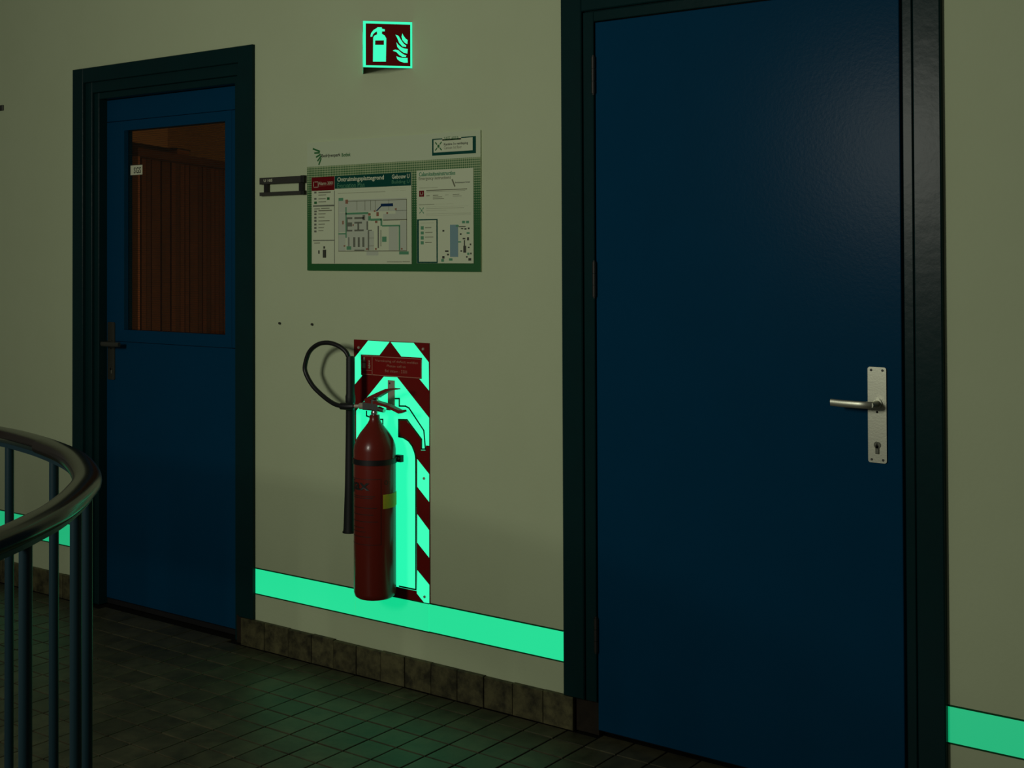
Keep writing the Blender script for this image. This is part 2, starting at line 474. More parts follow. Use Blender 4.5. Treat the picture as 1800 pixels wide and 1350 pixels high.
PLAN = {'A': (-3.2626, 1.6928, -2.8019, 1.3907),
 'Ared': (-3.2626, 1.6928, -3.1518, 1.6454),
 'Ateal': (-3.1506, 1.6937, -2.8035, 1.6494),
 'B': (-2.7787, 1.6972, -2.5425, 1.3931),
 'alarm': (-3.2275, 1.6696, -3.1588, 1.6712),
 'alarm2': (-3.2275, 1.6609, -3.1616, 1.6615),
 'blogo': [(-2.6283, 1.6618), (-2.6181, 1.6413)],
 'blue': (-2.9361, 1.5927, -2.8822, 1.583),
 'blueline': [(-2.9552, 1.5695), (-2.9336, 1.5858)],
 'bo': (-3.1207, 1.7691, -3.0789, 1.7616),
 'bp': (-3.2179, 1.7698, -3.1261, 1.7603),
 'bred': (-2.7681, 1.6307, -2.7472, 1.611),
 'bsafe': (-2.7683, 1.5754, -2.7474, 1.5563),
 'bsm': (-2.6157, 1.6511, -2.5552, 1.6526),
 'btxt': [(-2.7691, 1.6397, -2.6892, 1.6389), (-2.7374, 1.6293, -2.5678, 1.632), (-2.7374, 1.6256, -2.5761, 1.6265),
          (-2.7375, 1.6145, -2.723, 1.6126), (-2.7094, 1.6151, -2.6869, 1.613), (-2.7095, 1.6092, -2.6702, 1.6073),
          (-2.7095, 1.6033, -2.6631, 1.6013), (-2.6569, 1.6143, -2.6441, 1.6132), (-2.6266, 1.6156, -2.5994, 1.6141),
          (-2.6266, 1.6098, -2.5901, 1.6087), (-2.6267, 1.6032, -2.5739, 1.6032), (-2.7693, 1.584, -2.7038, 1.5854),
          (-2.7014, 1.5853, -2.623, 1.5855), (-2.7376, 1.5765, -2.5625, 1.5767), (-2.7376, 1.571, -2.581, 1.5717), (-2.7377, 1.5646, -2.6537, 1.565),
          (-2.7377, 1.5535, -2.551, 1.554), (-2.7377, 1.5483, -2.5511, 1.5486)],
 'bui': (-2.887, 1.6617, -2.8094, 1.662),
 'cal': (-2.7689, 1.6819, -2.6155, 1.6869),
 'dark': [(-3.0944, 1.5499, -3.0678, 1.5432), (-3.0582, 1.55, -3.015, 1.543), (-3.0944, 1.5429, -3.0892, 1.5069), (-3.0891, 1.5322, -3.0689, 1.5183),
          (-3.0582, 1.5337, -3.0229, 1.5273), (-3.044, 1.5276, -3.0361, 1.507), (-3.0945, 1.507, -3.0679, 1.5012), (-3.0583, 1.5073, -3.0151, 1.5013),
          (-3.0866, 1.4815, -3.0819, 1.4492), (-3.0637, 1.4813, -3.0542, 1.4482), (-3.0425, 1.4811, -3.0331, 1.4481),
          (-3.0215, 1.4809, -3.0122, 1.448), (-3.002, 1.5346, -2.9953, 1.5057), (-2.9953, 1.5057, -2.9776, 1.5023),
          (-2.9963, 1.5018, -2.9903, 1.4364), (-2.9517, 1.5185, -2.9458, 1.4438), (-2.9384, 1.5049, -2.936, 1.4495),
          (-3.0585, 1.4386, -3.0127, 1.4349), (-3.0202, 1.5562, -3.0087, 1.5386)],
 'div': (-3.1535, 1.6435, -3.1509, 1.3918),
 'emi': (-2.769, 1.6669, -2.6344, 1.6712),
 'evac': (-3.1382, 1.6587, -3.0105, 1.6602),
 'geb': (-2.8869, 1.6807, -2.8093, 1.6815),
 'green': (-3.2793, 1.7174, -2.512, 1.3698),
 'greenspk': [(-2.6425, 1.4093, -2.6284, 1.402), (-2.6047, 1.464, -2.5931, 1.4595), (-2.6139, 1.5159, -2.6022, 1.5106),
              (-2.5882, 1.5293, -2.5766, 1.5211), (-2.5719, 1.529, -2.5604, 1.5209), (-2.6748, 1.4075, -2.6639, 1.3983),
              (-2.5698, 1.4927, -2.5582, 1.4872), (-2.5677, 1.4274, -2.5594, 1.4202)],
 'grey': [(-3.133, 1.6095, -2.8236, 1.5673), (-3.1331, 1.5663, -3.0999, 1.4992), (-3.0943, 1.5655, -2.9944, 1.4364),
          (-2.9942, 1.5018, -2.9685, 1.4363), (-2.8711, 1.5684, -2.8212, 1.5372), (-2.8512, 1.5339, -2.8216, 1.4357),
          (-2.927, 1.5581, -2.8712, 1.5381), (-2.9016, 1.5158, -2.8615, 1.4358), (-3.0023, 1.4345, -2.949, 1.419),
          (-3.1333, 1.4957, -3.1001, 1.4348)],
 'h1': (-3.2555, 1.5948, -3.1536, 1.5896),
 'h2': (-3.2558, 1.4733, -3.1539, 1.47),
 'harbour': (-2.6383, 1.5174, -2.6049, 1.4137),
 'leg': [(-3.2498, 1.6425, -3.2387, 1.6362), (-3.2499, 1.6206, -3.2388, 1.6143), (-3.2499, 1.6078, -3.2371, 1.5995), (-3.25, 1.576, -3.2372, 1.5701),
         (-3.25, 1.5668, -3.2389, 1.5606), (-3.25, 1.5549, -3.2389, 1.5479), (-3.25, 1.5441, -3.2389, 1.5367), (-3.2501, 1.5306, -3.239, 1.524),
         (-3.2501, 1.519, -3.239, 1.5121), (-3.2501, 1.5067, -3.239, 1.5002)],
 'legbox': (-2.7778, 1.5371, -2.6901, 1.3935),
 'legbox_in': (-2.7695, 1.5332, -2.6949, 1.3983),
 'legg': [(-3.1874, 1.6208, -3.1754, 1.6122), (-3.2499, 1.6078, -3.2371, 1.5995)],
 'legi': [(-2.7612, 1.5145, -2.7486, 1.5031), (-2.7613, 1.4969, -2.7486, 1.4875), (-2.7613, 1.482, -2.7487, 1.4707),
          (-2.7614, 1.4653, -2.7488, 1.4547)],
 'legt': [(-2.7622, 1.5242, -2.704, 1.5247), (-2.7427, 1.5105, -2.7161, 1.5082), (-2.7428, 1.4949, -2.7113, 1.4926),
          (-2.7428, 1.4792, -2.708, 1.4774), (-2.7429, 1.4621, -2.7148, 1.4601)],
 'logo': [[(-3.2579, 1.7932), (-3.2273, 1.7829)], [(-3.2506, 1.7781), (-3.2284, 1.7778)], [(-3.2423, 1.7638), (-3.2234, 1.7716)],
          [(-3.2357, 1.7507), (-3.2212, 1.7648)], [(-3.2301, 1.7373), (-3.2201, 1.7568)]],
 'mini': [(-3.2087, 1.4392, -3.1923, 1.4115), (-3.2059, 1.4511, -3.1977, 1.4431), (-3.2308, 1.4373, -3.2242, 1.4254)],
 'ont': (-3.1382, 1.6776, -2.9225, 1.6801),
 'panel': (-3.2774, 1.8114, -2.512, 1.3698),
 'redmap': [(-3.0996, 1.6105, -3.0878, 1.5966), (-3.1148, 1.5385, -3.1084, 1.5259), (-2.9941, 1.5626, -2.9837, 1.5535),
            (-2.9568, 1.5645, -2.9465, 1.5509), (-2.8736, 1.576, -2.8661, 1.5698), (-2.9117, 1.5635, -2.9046, 1.5577),
            (-2.963, 1.5359, -2.9527, 1.5281), (-2.9681, 1.5713, -2.9609, 1.5657), (-2.9633, 1.4439, -2.9561, 1.4378),
            (-2.8475, 1.4433, -2.8405, 1.438), (-3.0048, 1.4434, -2.9965, 1.4379), (-3.108, 1.4544, -3.1011, 1.4493),
            (-3.0662, 1.526, -3.0615, 1.5197)],
 's1': (-2.6648, 1.778, -2.5653, 1.7757),
 's2': (-2.6648, 1.767, -2.5918, 1.7662),
 'safe': (-2.715, 1.7978, -2.5341, 1.7433),
 'safe_gap': (-2.6718, 1.7998, -2.5941, 1.79),
 'safe_icon': (-2.704, 1.7868, -2.672, 1.7592),
 'safe_in': (-2.7087, 1.7944, -2.547, 1.753),
 'safe_t': (-2.6647, 1.7965, -2.6034, 1.796),
 'specks': [(-2.6022, 1.5121, -2.5743, 1.5091), (-2.5976, 1.4894, -2.5907, 1.4839), (-2.5861, 1.4747, -2.5759, 1.4699),
            (-2.5684, 1.4764, -2.5606, 1.4665), (-2.5814, 1.4674, -2.5769, 1.4492), (-2.5838, 1.4493, -2.5723, 1.4275),
            (-2.5929, 1.5057, -2.5836, 1.502), (-2.579, 1.5056, -2.5706, 1.5007), (-2.5651, 1.5072, -2.5582, 1.5016),
            (-2.5574, 1.4564, -2.5515, 1.4509), (-2.5562, 1.4274, -2.5502, 1.422), (-2.5632, 1.41, -2.5517, 1.4021),
            (-2.6709, 1.4167, -2.6615, 1.4086), (-2.659, 1.435, -2.6448, 1.4295), (-2.651, 1.424, -2.6425, 1.4185),
            (-2.5724, 1.4166, -2.5669, 1.4111), (-2.5955, 1.4348, -2.5886, 1.4304), (-2.5653, 1.4463, -2.5584, 1.4419),
            (-2.6697, 1.5013, -2.6621, 1.4953)],
 'tealmap': [(-3.0997, 1.5656, -2.9941, 1.5588), (-3.0996, 1.5851, -3.0946, 1.4797), (-3.1333, 1.4957, -3.0999, 1.4914),
             (-2.9941, 1.5518, -2.9827, 1.537), (-2.9827, 1.5432, -2.9347, 1.5362), (-2.9383, 1.5423, -2.9312, 1.5182),
             (-2.9312, 1.5208, -2.8512, 1.5158), (-2.8572, 1.517, -2.8515, 1.4358), (-2.8555, 1.4321, -2.8142, 1.4221),
             (-3.1319, 1.6173, -3.1103, 1.6069), (-3.0947, 1.4504, -3.0734, 1.4386), (-2.9313, 1.4819, -2.912, 1.4646)],
 'thin': [(-3.133, 1.6075, -3.1323, 1.435), (-2.8235, 1.6042, -2.8216, 1.4357), (-3.0916, 1.6052, -2.821, 1.6033), (-3.0464, 1.6052, -3.0449, 1.5722),
          (-3.0096, 1.6054, -3.0081, 1.5714), (-2.9835, 1.6055, -2.9821, 1.5716), (-2.9628, 1.6049, -2.9614, 1.5711),
          (-2.9014, 1.6051, -2.8999, 1.5709), (-2.9943, 1.4787, -2.9684, 1.4773), (-2.9944, 1.4518, -2.9685, 1.4505),
          (-3.1334, 1.4354, -2.8216, 1.4327), (-2.9271, 1.5391, -2.8212, 1.5357)],
 'txt': [(-3.2293, 1.6407, -3.1698, 1.6369), (-3.2293, 1.6311, -3.1918, 1.6285), (-3.2293, 1.618, -3.1945, 1.6151),
         (-3.2293, 1.6073, -3.1929, 1.6048), (-3.25, 1.5835, -3.2222, 1.5809), (-3.2166, 1.5847, -3.1754, 1.5818), (-3.2294, 1.5771, -3.1645, 1.5737),
         (-3.2294, 1.5656, -3.1947, 1.5629), (-3.2295, 1.5541, -3.2002, 1.5515), (-3.2295, 1.5413, -3.1755, 1.5384),
         (-3.2295, 1.5294, -3.1986, 1.527), (-3.2295, 1.5175, -3.203, 1.5152), (-3.2296, 1.5068, -3.2058, 1.5045), (-3.1361, 1.641, -2.8911, 1.641),
         (-3.1361, 1.6323, -2.9165, 1.6334), (-2.887, 1.6423, -2.8583, 1.6425), (-2.8518, 1.6427, -2.8268, 1.643), (-2.8871, 1.6344, -2.8583, 1.6346),
         (-2.8518, 1.6348, -2.8268, 1.6351), (-2.9097, 1.3988, -2.8441, 1.397), (-2.8416, 1.3992, -2.8093, 1.3974),
         (-3.2502, 1.4641, -3.2225, 1.4619)],
 'u': (-3.2525, 1.6765, -3.2303, 1.6578)}
FIRE_SIGN = {'bottle': [(0.297, 0.872), (0.379, 0.87), (0.385, 0.839), (0.439, 0.829), (0.443, 0.785), (0.384, 0.781), (0.381, 0.73), (0.438, 0.695),
            (0.471, 0.633), (0.461, 0.132), (0.2, 0.126), (0.206, 0.641), (0.225, 0.681), (0.286, 0.717), (0.281, 0.781), (0.238, 0.752),
            (0.201, 0.712), (0.185, 0.659), (0.149, 0.663), (0.162, 0.735), (0.214, 0.809), (0.275, 0.848)],
 'flames': [[(0.655, 0.721), (0.719, 0.694), (0.774, 0.601), (0.822, 0.533), (0.877, 0.486), (0.869, 0.46), (0.798, 0.468), (0.731, 0.547),
             (0.694, 0.647)],
            [(0.796, 0.75), (0.825, 0.694), (0.866, 0.639), (0.906, 0.609), (0.898, 0.522), (0.847, 0.548), (0.798, 0.609), (0.78, 0.678)],
            [(0.676, 0.556), (0.712, 0.507), (0.773, 0.453), (0.834, 0.425), (0.906, 0.417), (0.898, 0.317), (0.822, 0.335), (0.748, 0.388),
             (0.694, 0.455)],
            [(0.601, 0.372), (0.65, 0.398), (0.712, 0.385), (0.773, 0.332), (0.834, 0.291), (0.881, 0.274), (0.865, 0.245), (0.797, 0.243),
             (0.736, 0.278), (0.675, 0.345)],
            [(0.674, 0.255), (0.729, 0.233), (0.809, 0.219), (0.902, 0.224), (0.905, 0.122), (0.834, 0.118), (0.748, 0.144), (0.692, 0.192)]],
 'inner': [(0.078, 0.947), (0.963, 0.94), (0.967, 0.065), (0.066, 0.049)],
 'win': [(0.246, 0.582), (0.422, 0.589), (0.421, 0.491), (0.244, 0.487)]}

# ------------------------------------------------------------------ room shell
w = MB()
for x0, x1, z0 in ((-7.5, -4.60, 0), (-4.60, -3.60, 2.16), (-3.60, -2.17, 0), (-2.17, -1.09, 2.19), (-1.09, 2.5, 0)):
    w.box(x0, x1, 0, 0.12, z0, 3.2)
structure(w.build('wall_back', M['wall']), 'cream painted wall with two doors, signs and a fire extinguisher')

# handrail line around the stairwell, also the edge of the floor
RAIL = [(-5.6, -1.40), (-4.6, -1.40), (-3.8, -1.40), (-3.2, -1.405), (-2.9118, -1.4267), (-2.7855, -1.4461), (-2.6212, -1.4871), (-2.422, -1.5585),
        (-2.2023, -1.6821), (-2.0700, -1.7950), (-1.9580, -1.9160), (-1.8950, -2.0030), (-1.8340, -2.1020), (-1.74, -2.29), (-1.64, -2.6), (-1.60, -3.0), (-1.60, -3.5)]


def smooth_path(p, n=6):
    out = []
    for i in range(len(p) - 1):
        a, b, c, d = (Vector(p[max(i - 1, 0)]), Vector(p[i]), Vector(p[i + 1]), Vector(p[min(i + 2, len(p) - 1)]))
        for k in range(n):
            t = k / n
            out.append(0.5 * ((2 * b) + (c - a) * t + (2 * a - 5 * b + 4 * c - d) * t * t + (3 * b - a - 3 * c + d) * t ** 3))
    out.append(Vector(p[-1]))
    return out


rail_line = smooth_path(RAIL)
edge = []
for i, p in enumerate(rail_line):
    t = (rail_line[min(i + 1, len(rail_line) - 1)] - rail_line[max(i - 1, 0)]).normalized()
    edge.append(p + Vector((t.y, -t.x)) * 0.055)
outline = [(p.x, p.y) for p in edge] + [(-1.6, -3.9), (2.5, -3.9), (2.5, 0.12), (-7.5, 0.12), (-7.5, -1.455)]
n = len(outline)
fl = MB()
fl.add([(x, y, -0.006) for x, y in outline] + [(x, y, -0.22) for x, y in outline],
       [tuple(range(n)), tuple(range(2 * n - 1, n - 1, -1))] + [(i, i + n, (i + 1) % n + n, (i + 1) % n) for i in range(n)])
floor = structure(fl.build('floor', M['grout']), 'dark mottled square tiled landing floor')

# floor tiles: the 300 that show largest are single pieces, the rest one piece
TP = 0.1081
TX0, TY0 = -3.265, -0.2063
DOORS = ((-4.50, -3.69), (-2.08, -1.16))


def inside(x, y):
    c = False
    for i in range(n):
        (xa, ya), (xb, yb) = outline[i], outline[i - 1]
        if (ya > y) != (yb > y) and x < (xb - xa) * (y - ya) / (yb - ya) + xa:
            c = not c
    return c


tiles = []
inv = m.inverted()
for i in range(-36, 52):
    for j in range(-3, 34):
        x0, x1 = TX0 + TP * i, TX0 + TP * (i + 1)
        y1, y0 = TY0 - TP * j, TY0 - TP * (j + 1)
        xc = (x0 + x1) / 2
        if y1 > -0.018:
            if not any(a - TP < xc < b + TP for a, b in DOORS) or not any(a < xc < b for a, b in DOORS):
                y1 = -0.019
        if y1 - y0 < 0.02 or y1 > 0.09:
            continue
        ok = all(inside(px, py) for px in (x0 + .002, x1 - .002) for py in (y0 + .002, y1 - .002))
        if not ok:
            continue
        p = inv @ Vector((xc, (y0 + y1) / 2, 0))
        size = 0
        if p.z < -0.3:
            sx = 900 + 2280 * p.x / -p.z
            sy = 675 - 264.5 - 2280 * p.y / -p.z
            if -30 < sx < 1830 and sy < 1375 and sx < 1200 + (1375 - sy) * 0.5:
                size = 1 / p.z ** 2 * (y1 - y0)
        tiles.append((size, x0, x1, y0, y1))
tiles.sort(reverse=True)
G = 0.0026
tile_mesh = {}


def tile_prism(w_, d_, h_, b_):
    mb = MB()
    x, y = w_ / 2, d_ / 2
    mb.add([(-x, -y, -h_), (x, -y, -h_), (x, y, -h_), (-x, y, -h_), (-x, -y, -b_), (x, -y, -b_), (x, y, -b_), (-x, y, -b_),
            (-x + b_, -y + b_, 0), (x - b_, -y + b_, 0), (x - b_, y - b_, 0), (-x + b_, y - b_, 0)],
           [(8, 9, 10, 11)] + [(a + q, a + (q + 1) % 4, a + 4 + (q + 1) % 4, a + 4 + q) for a in (0, 4) for q in range(4)])
    return mb


rest = MB()
count = 0
for size, x0, x1, y0, y1 in tiles:
    dx, dy = x1 - x0 - 2 * G, round(y1 - y0 - 2 * G, 4)
    cx, cy = (x0 + x1) / 2, (y0 + y1) / 2
    if size > 0 and count < 300:
        if dy not in tile_mesh:
            o = tile_prism(dx, dy, 0.0055, 0.0012).build('floor_tile', M['floor_tile'], floor)
            tile_mesh[dy] = o.data
        else:
            o = bpy.data.objects.new('floor_tile', tile_mesh[dy])
            COL.objects.link(o)
            o.parent = floor
        o.location = (cx, cy, random.uniform(-0.0004, 0.0004))
        count += 1
    else:
        t_ = tile_prism(dx, dy, 0.0055, 0.0012)
        rest.add([(a + cx, b + cy, c) for a, b, c in t_.v], t_.f)
M['floor_rest'] = mat('brown_grey_floor_tile_far', (0.085, 0.08, 0.042), 0.45, noise=(14, (0.036, 0.036, 0.02), 0.2), bump=(60, 0.15), spec=0.45)
rest.build('floor_tiling', M['floor_rest'], floor)['kind'] = 'stuff'

# skirting of single tiles
JOINTS = [-3.6216, -3.4985, -3.3765, -3.2595, -3.1544, -3.0478, -2.9368, -2.831, -2.7182, -2.6096, -2.5028, -2.3912, -2.2756, -2.1653]


def skirting(name, joints, label):
    e = struct_empty(name, (joints[0], 0, 0), label)
    MB().box(joints[0], joints[-1], -0.010, 0, 0, 0.094).build('mortar_bed', M['grout'], e)
    for a, b in zip(joints[:-1], joints[1:]):
        h = 0.098 + random.uniform(-0.0015, 0.0015)
        MB().bbox(a + 0.0012, b - 0.0012, -0.018 + random.uniform(-0.001, 0.001), -0.003, 0.0005, h, 0.0015).build('skirting_tile', M['base_tile'], e, origin=((a + b) / 2, 0, 0))
    return e


skirting('baseboard_back', JOINTS, 'mottled brown skirting tiles below the glowing strip between the doors')
skirting('baseboard_left', [-4.60 - 0.1095 * k for k in range(26, -1, -1)], 'mottled brown skirting tiles beside the glazed door')
skirting('baseboard_right', [-1.055 + 0.1095 * k for k in range(0, 33)], 'mottled brown skirting tiles beside the closed blue door')

# ------------------------------------------------------------------ glazed door and its frame
t1 = struct_empty('trim_1', (-4.1, 0, 0), 'dark stepped frame around the glazed blue door')
MB().bbox(-4.646, -4.576, -0.015, 0, 0.1, 2.19, 0.002).build('casing', M['frame'], t1)
MB().bbox(-3.6377, -3.5615, -0.015, 0, 0.1, 2.19, 0.002).build('casing', M['frame'], t1)
MB().bbox(-4.576, -3.6377, -0.015, 0, 2.13, 2.19, 0.002).build('casing', M['frame'], t1)
MB().bbox(-4.60, -4.535, 0.0, 0.12, 0, 2.16, 0.002).build('jamb', M['frame'], t1)
MB().bbox(-3.66, -3.60, 0.0, 0.12, 0.1, 2.16, 0.002).build('jamb', M['frame'], t1)
MB().bbox(-4.535, -3.66, 0.0, 0.12, 2.087, 2.16, 0.002).build('jamb', M['frame'], t1)
MB().bbox(-4.535, -4.505, 0.012, 0.12, 0, 2.087, 0.002).build('stop', M['frame'], t1)
MB().bbox(-3.685, -3.66, 0.012, 0.12, 0, 2.087, 0.002).build('stop', M['frame'], t1)
MB().bbox(-4.505, -3.685, 0.012, 0.12, 2.06, 2.087, 0.002).build('stop', M['frame'], t1)
MB().box(-3.66, -3.60, -0.002, 0.12, 0, 0.1).build('plinth', M['plinth'], t1)
MB().box(-4.505, -3.685, 0.055, 0.12, 0, 0.018).build('threshold', M['dark'], t1)

d1 = struct_empty('door_1', (-4.1, 0.05, 0.02), 'blue door with a large window and a dull metal lever handle')
LY0, LY1 = 0.05, 0.09
MB().bbox(-4.503, -3.687, LY0, LY1, 1.969, 2.058, 0.0015).build('top_rail', M['blue'], d1)
MB().bbox(-4.503, -3.687, LY0, LY1, 0.023, 1.0705, 0.0015).build('lower_panel', M['blue'], d1)
MB().bbox(-4.503, -4.4035, LY0, LY1, 1.0725, 1.967, 0.001).build('stile', M['blue'], d1)
MB().bbox(-3.7445, -3.687, LY0, LY1, 1.0725, 1.967, 0.001).build('stile', M['blue'], d1)
wf = MB()
HX0, HX1, HZ0, HZ1 = -4.390, -3.781, 1.120, 1.928
OX0, OX1, OZ0, OZ1 = -4.403, -3.745, 1.0725, 1.967
for a in ((OX0, HX0, OZ0, OZ1), (HX1, OX1, OZ0, OZ1), (HX0, HX1, OZ0, HZ0), (HX0, HX1, HZ1, OZ1)):
    wf.box(a[0], a[1], LY0, LY1, a[2], a[3])
wf.build('window_frame', M['blue'], d1)
MB().box(HX0, HX1, 0.070, 0.074, HZ0, HZ1).build('glass_pane', M['glass'], d1)
wm = MB()
k = HZ0 + 0.006
while k < HZ1:
    wm.box(HX0, HX1, 0.0745, 0.0749, k, k + 0.0012)
    k += 0.0085
wm.build('wire_lines', M['wire'], d1)['kind'] = 'stuff'
stk = MB().box(-4.374, -4.299, 0.0692, 0.0699, 1.747, 1.786).build('sticker', M['white'], d1)
stk['label'] = 'small white sticker on the glass'
words('lettering', 'SGS', -4.353, -4.307, 1.753, 1.778, 0.0689, M['ink'], stk, bold=True)


def lever_handle(door, xc, z0, z1, zl, ys, reach, length, zk, metal, w_=0.049):
    """plate on the door face at y = ys, lever reaching out and running sideways (sign of length)"""
    rr = 0.006
    ol_ = []
    for cx_, cz_, a0 in ((xc + w_ / 2 - rr, z0 + rr, -90), (xc + w_ / 2 - rr, z1 - rr, 0), (xc - w_ / 2 + rr, z1 - rr, 90), (xc - w_ / 2 + rr, z0 + rr, 180)):
        for q in range(5):
            a = math.radians(a0 + 22.5 * q)
            ol_.append((cx_ + rr * math.cos(a), cz_ + rr * math.sin(a)))
    h = MB().plate(ol_, ys - 0.004, ys).build('handle_plate', metal, door)
    for sx in (-1, 1):
        for z in (z0 + 0.008, z1 - 0.008):
            MB().tube([(xc + sx * 0.015, ys - 0.0048, z), (xc + sx * 0.015, ys - 0.003, z)], 0.0033, 10).build('screw', M['plastic_dark'], h, True)
    MB().tube([(xc, ys - 0.0046, zl - 0.022), (xc, ys - 0.003, zl - 0.022)], 0.003, 10).build('pin_hole', M['dark'], h, True)
    mb = MB()
    mb.tube([(xc, ys - 0.001, zl), (xc, ys - 0.008, zl)], 0.014, 20)
    mb.tube([(xc, ys - 0.008, zl), (xc, ys - reach, zl)], [0.009, 0.0085], 16)
    # flat rounded grip with a bend at the neck
    path = [(xc - 0.004 * (1 if length > 0 else -1), ys - reach + 0.004, zl), (xc + length * 0.1, ys - reach - 0.004, zl), (xc + length * 0.3, ys - reach - 0.005, zl),
            (xc + length * 0.7, ys - reach - 0.002, zl), (xc + length, ys - reach, zl + 0.001)]
    vs, fs, seg = [], [], 12
    for p in path:
        for q in range(seg):
            a = 2 * math.pi * q / seg
            ca, sa = math.cos(a), math.sin(a)
            vs.append((p[0], p[1] + 0.0065 * math.copysign(abs(ca) ** 0.6, ca), p[2] + 0.0095 * math.copysign(abs(sa) ** 0.6, sa)))
    for i in range(len(path) - 1):
        for q in range(seg):
            fs.append((i * seg + q, i * seg + (q + 1) % seg, (i + 1) * seg + (q + 1) % seg, (i + 1) * seg + q))
    fs += [tuple(range(seg)), tuple((len(path) - 1) * seg + q for q in range(seg))]
    mb.add(vs, fs)
    lv = mb.build('lever', metal, h, True)
    kc = MB()
    kc.tube([(xc, ys - 0.0065, zk), (xc, ys - 0.003, zk)], 0.0088, 20)
    kc.bbox(xc - 0.005, xc + 0.005, ys - 0.0065, ys - 0.003, zk - 0.023, zk, 0.001)
    kc.build('lock_cylinder', M['alu_dark'], h, True)
    MB().box(xc - 0.0012, xc + 0.0012, ys - 0.0071, ys - 0.006, zk - 0.006, zk + 0.004).build('key_slot', M['dark'], h)
    return h


lever_handle(d1, -4.470, 0.914, 1.149, 1.063, LY0, 0.05, 0.115, 0.962, M['alu_dark'], 0.046)

# ------------------------------------------------------------------ closed blue door and its frame
t2 = struct_empty('trim_2', (-1.62, 0, 0), 'wide dark frame around the closed blue door')
F0 = -0.018
MB().bbox(-2.2005, -2.126, F0, 0, 0.1, 2.219, 0.003).build('casing', M['frame'], t2)
MB().bbox(-1.126, -1.056, F0, 0, 0.0, 2.219, 0.003).build('casing', M['frame'], t2)
MB().bbox(-2.126, -1.126, F0, 0, 2.146, 2.219, 0.003).build('casing', M['frame'], t2)
MB().bbox(-2.122, -2.0845, F0 + 0.004, 0.12, 0.1, 2.142, 0.002).build('jamb', M['frame'], t2)
MB().bbox(-1.154, -1.129, F0 + 0.004, 0.12, 0.0, 2.142, 0.002).build('jamb', M['frame'], t2)
MB().bbox(-2.0845, -1.154, F0 + 0.004, 0.12, 2.112, 2.142, 0.002).build('jamb', M['frame'], t2)
MB().box(-2.17, -1.09, 0.0, 0.12, 2.142, 2.19).box(-2.17, -2.122, 0.0, 0.12, 0.1, 2.142).box(-1.129, -1.09, 0.0, 0.12, 0.0, 2.142).build('lining', M['frame'], t2)
MB().box(-2.17, -2.0845, 0.0, 0.12, 0, 0.1).build('plinth', M['plinth'], t2)
MB().box(-2.0845, -1.154, 0.03, 0.12, 0, 0.016).build('threshold', M['dark'], t2)

d2 = struct_empty('door_2', (-1.62, 0, 0.02), 'plain closed blue door with a bright metal lever handle')
DY = -0.012
MB().bbox(-2.0795, -1.162, DY, 0.028, 0.020, 2.1085, 0.0015).build('leaf', M['blue'], d2)
for z0, z1 in ((1.897, 2.007), (1.295, 1.399), (0.249, 0.35)):
    hg = MB()
    zm = (z1 - z0) / 3
    for q in range(3):
        hg.tube([(-2.0825, DY - 0.006, z0 + zm * q + 0.0008), (-2.0825, DY - 0.006, z0 + zm * (q + 1) - 0.0008)], 0.0065, 14)
    hg.tube([(-2.0825, DY - 0.006, z0 - 0.004), (-2.0825, DY - 0.006, z1 + 0.004)], 0.004, 10)
    hg.build('hinge', M['plastic_black'], d2, True)
lever_handle(d2, -1.2255, 0.885, 1.130, 1.037, DY, 0.052, -0.104, 0.931, M['alu'])

# ------------------------------------------------------------------ office seen through the glass
structure(MB().box(-6.85, -6.8, 0.12, 2.25, 0, 2.6).build('wall_left', M['office_wall']), 'side wall of the lit office behind the glazed door')
structure(MB().box(-6.8, -2.9, 2.2, 2.25, 0, 2.6).build('wall_far', M['office_wall']), 'far wall of the lit office behind the glazed door')
structure(MB().box(-2.95, -2.9, 0.12, 2.2, 0, 2.6).build('wall_right', M['office_wall']), 'right wall of the office behind the glazed door')
structure(MB().box(-6.85, -2.9, 0.12, 2.25, 2.6, 2.65).build('ceiling', M['office_wall']), 'office ceiling')
structure(MB().box(-6.85, -2.9, 0.12, 2.25, -0.05, 0.0).build('floor', M['office_floor']), 'dark office floor')
CT, CN = Vector((-0.416, 0.909)).normalized(), Vector((0.909, 0.416)).normalized()
CP = Vector((-4.894, 0.5))


def cab_box(mb, s0, s1, d0, d1_, z0, z1):
    """box in the cabinet's own directions: s along the front, d outwards"""
    q = [CP + CT * s + CN * d for s, d in ((s0, d0), (s1, d0), (s1, d1_), (s0, d1_))]
    return mb.add([(p.x, p.y, z0) for p in q] + [(p.x, p.y, z1) for p in q],
                  [(0, 3, 2, 1), (4, 5, 6, 7), (0, 1, 5, 4), (1, 2, 6, 5), (2, 3, 7, 6), (3, 0, 4, 7)])


cb = thing('roller_shutter_cabinet', (CP.x, CP.y, 0), 'tall brown cabinet with vertical slats behind the door window', 'cabinet')
cab_box(MB(), 0, 1.25, -0.42, -0.012, 0.0, 1.875).build('carcass', M['wood'], cb)
cab_box(MB(), -0.004, 0.016, -0.42, 0.006, 0.0, 1.875).build('side_panel', M['wood_edge'], cb)
cab_box(MB(), -0.01, 1.26, -0.43, 0.01, 1.875, 1.912).build('top_panel', M['wood'], cb)
s = 0.045
while s < 1.2:
    cab_box(MB(), s + 0.003, s + 0.047, -0.012, -0.012 + random.uniform(0.004, 0.009), 0.05, 1.868).build('slat', M['wood'], cb)
    s += 0.05
bx = thing('flat_box', (CP.x, CP.y, 1.912), 'long flat black box lying on top of the brown cabinet', 'box')
cab_box(MB(), 0.03, 0.42, -0.30, -0.055, 1.912, 1.938).build('carton', M['plastic_black'], bx)
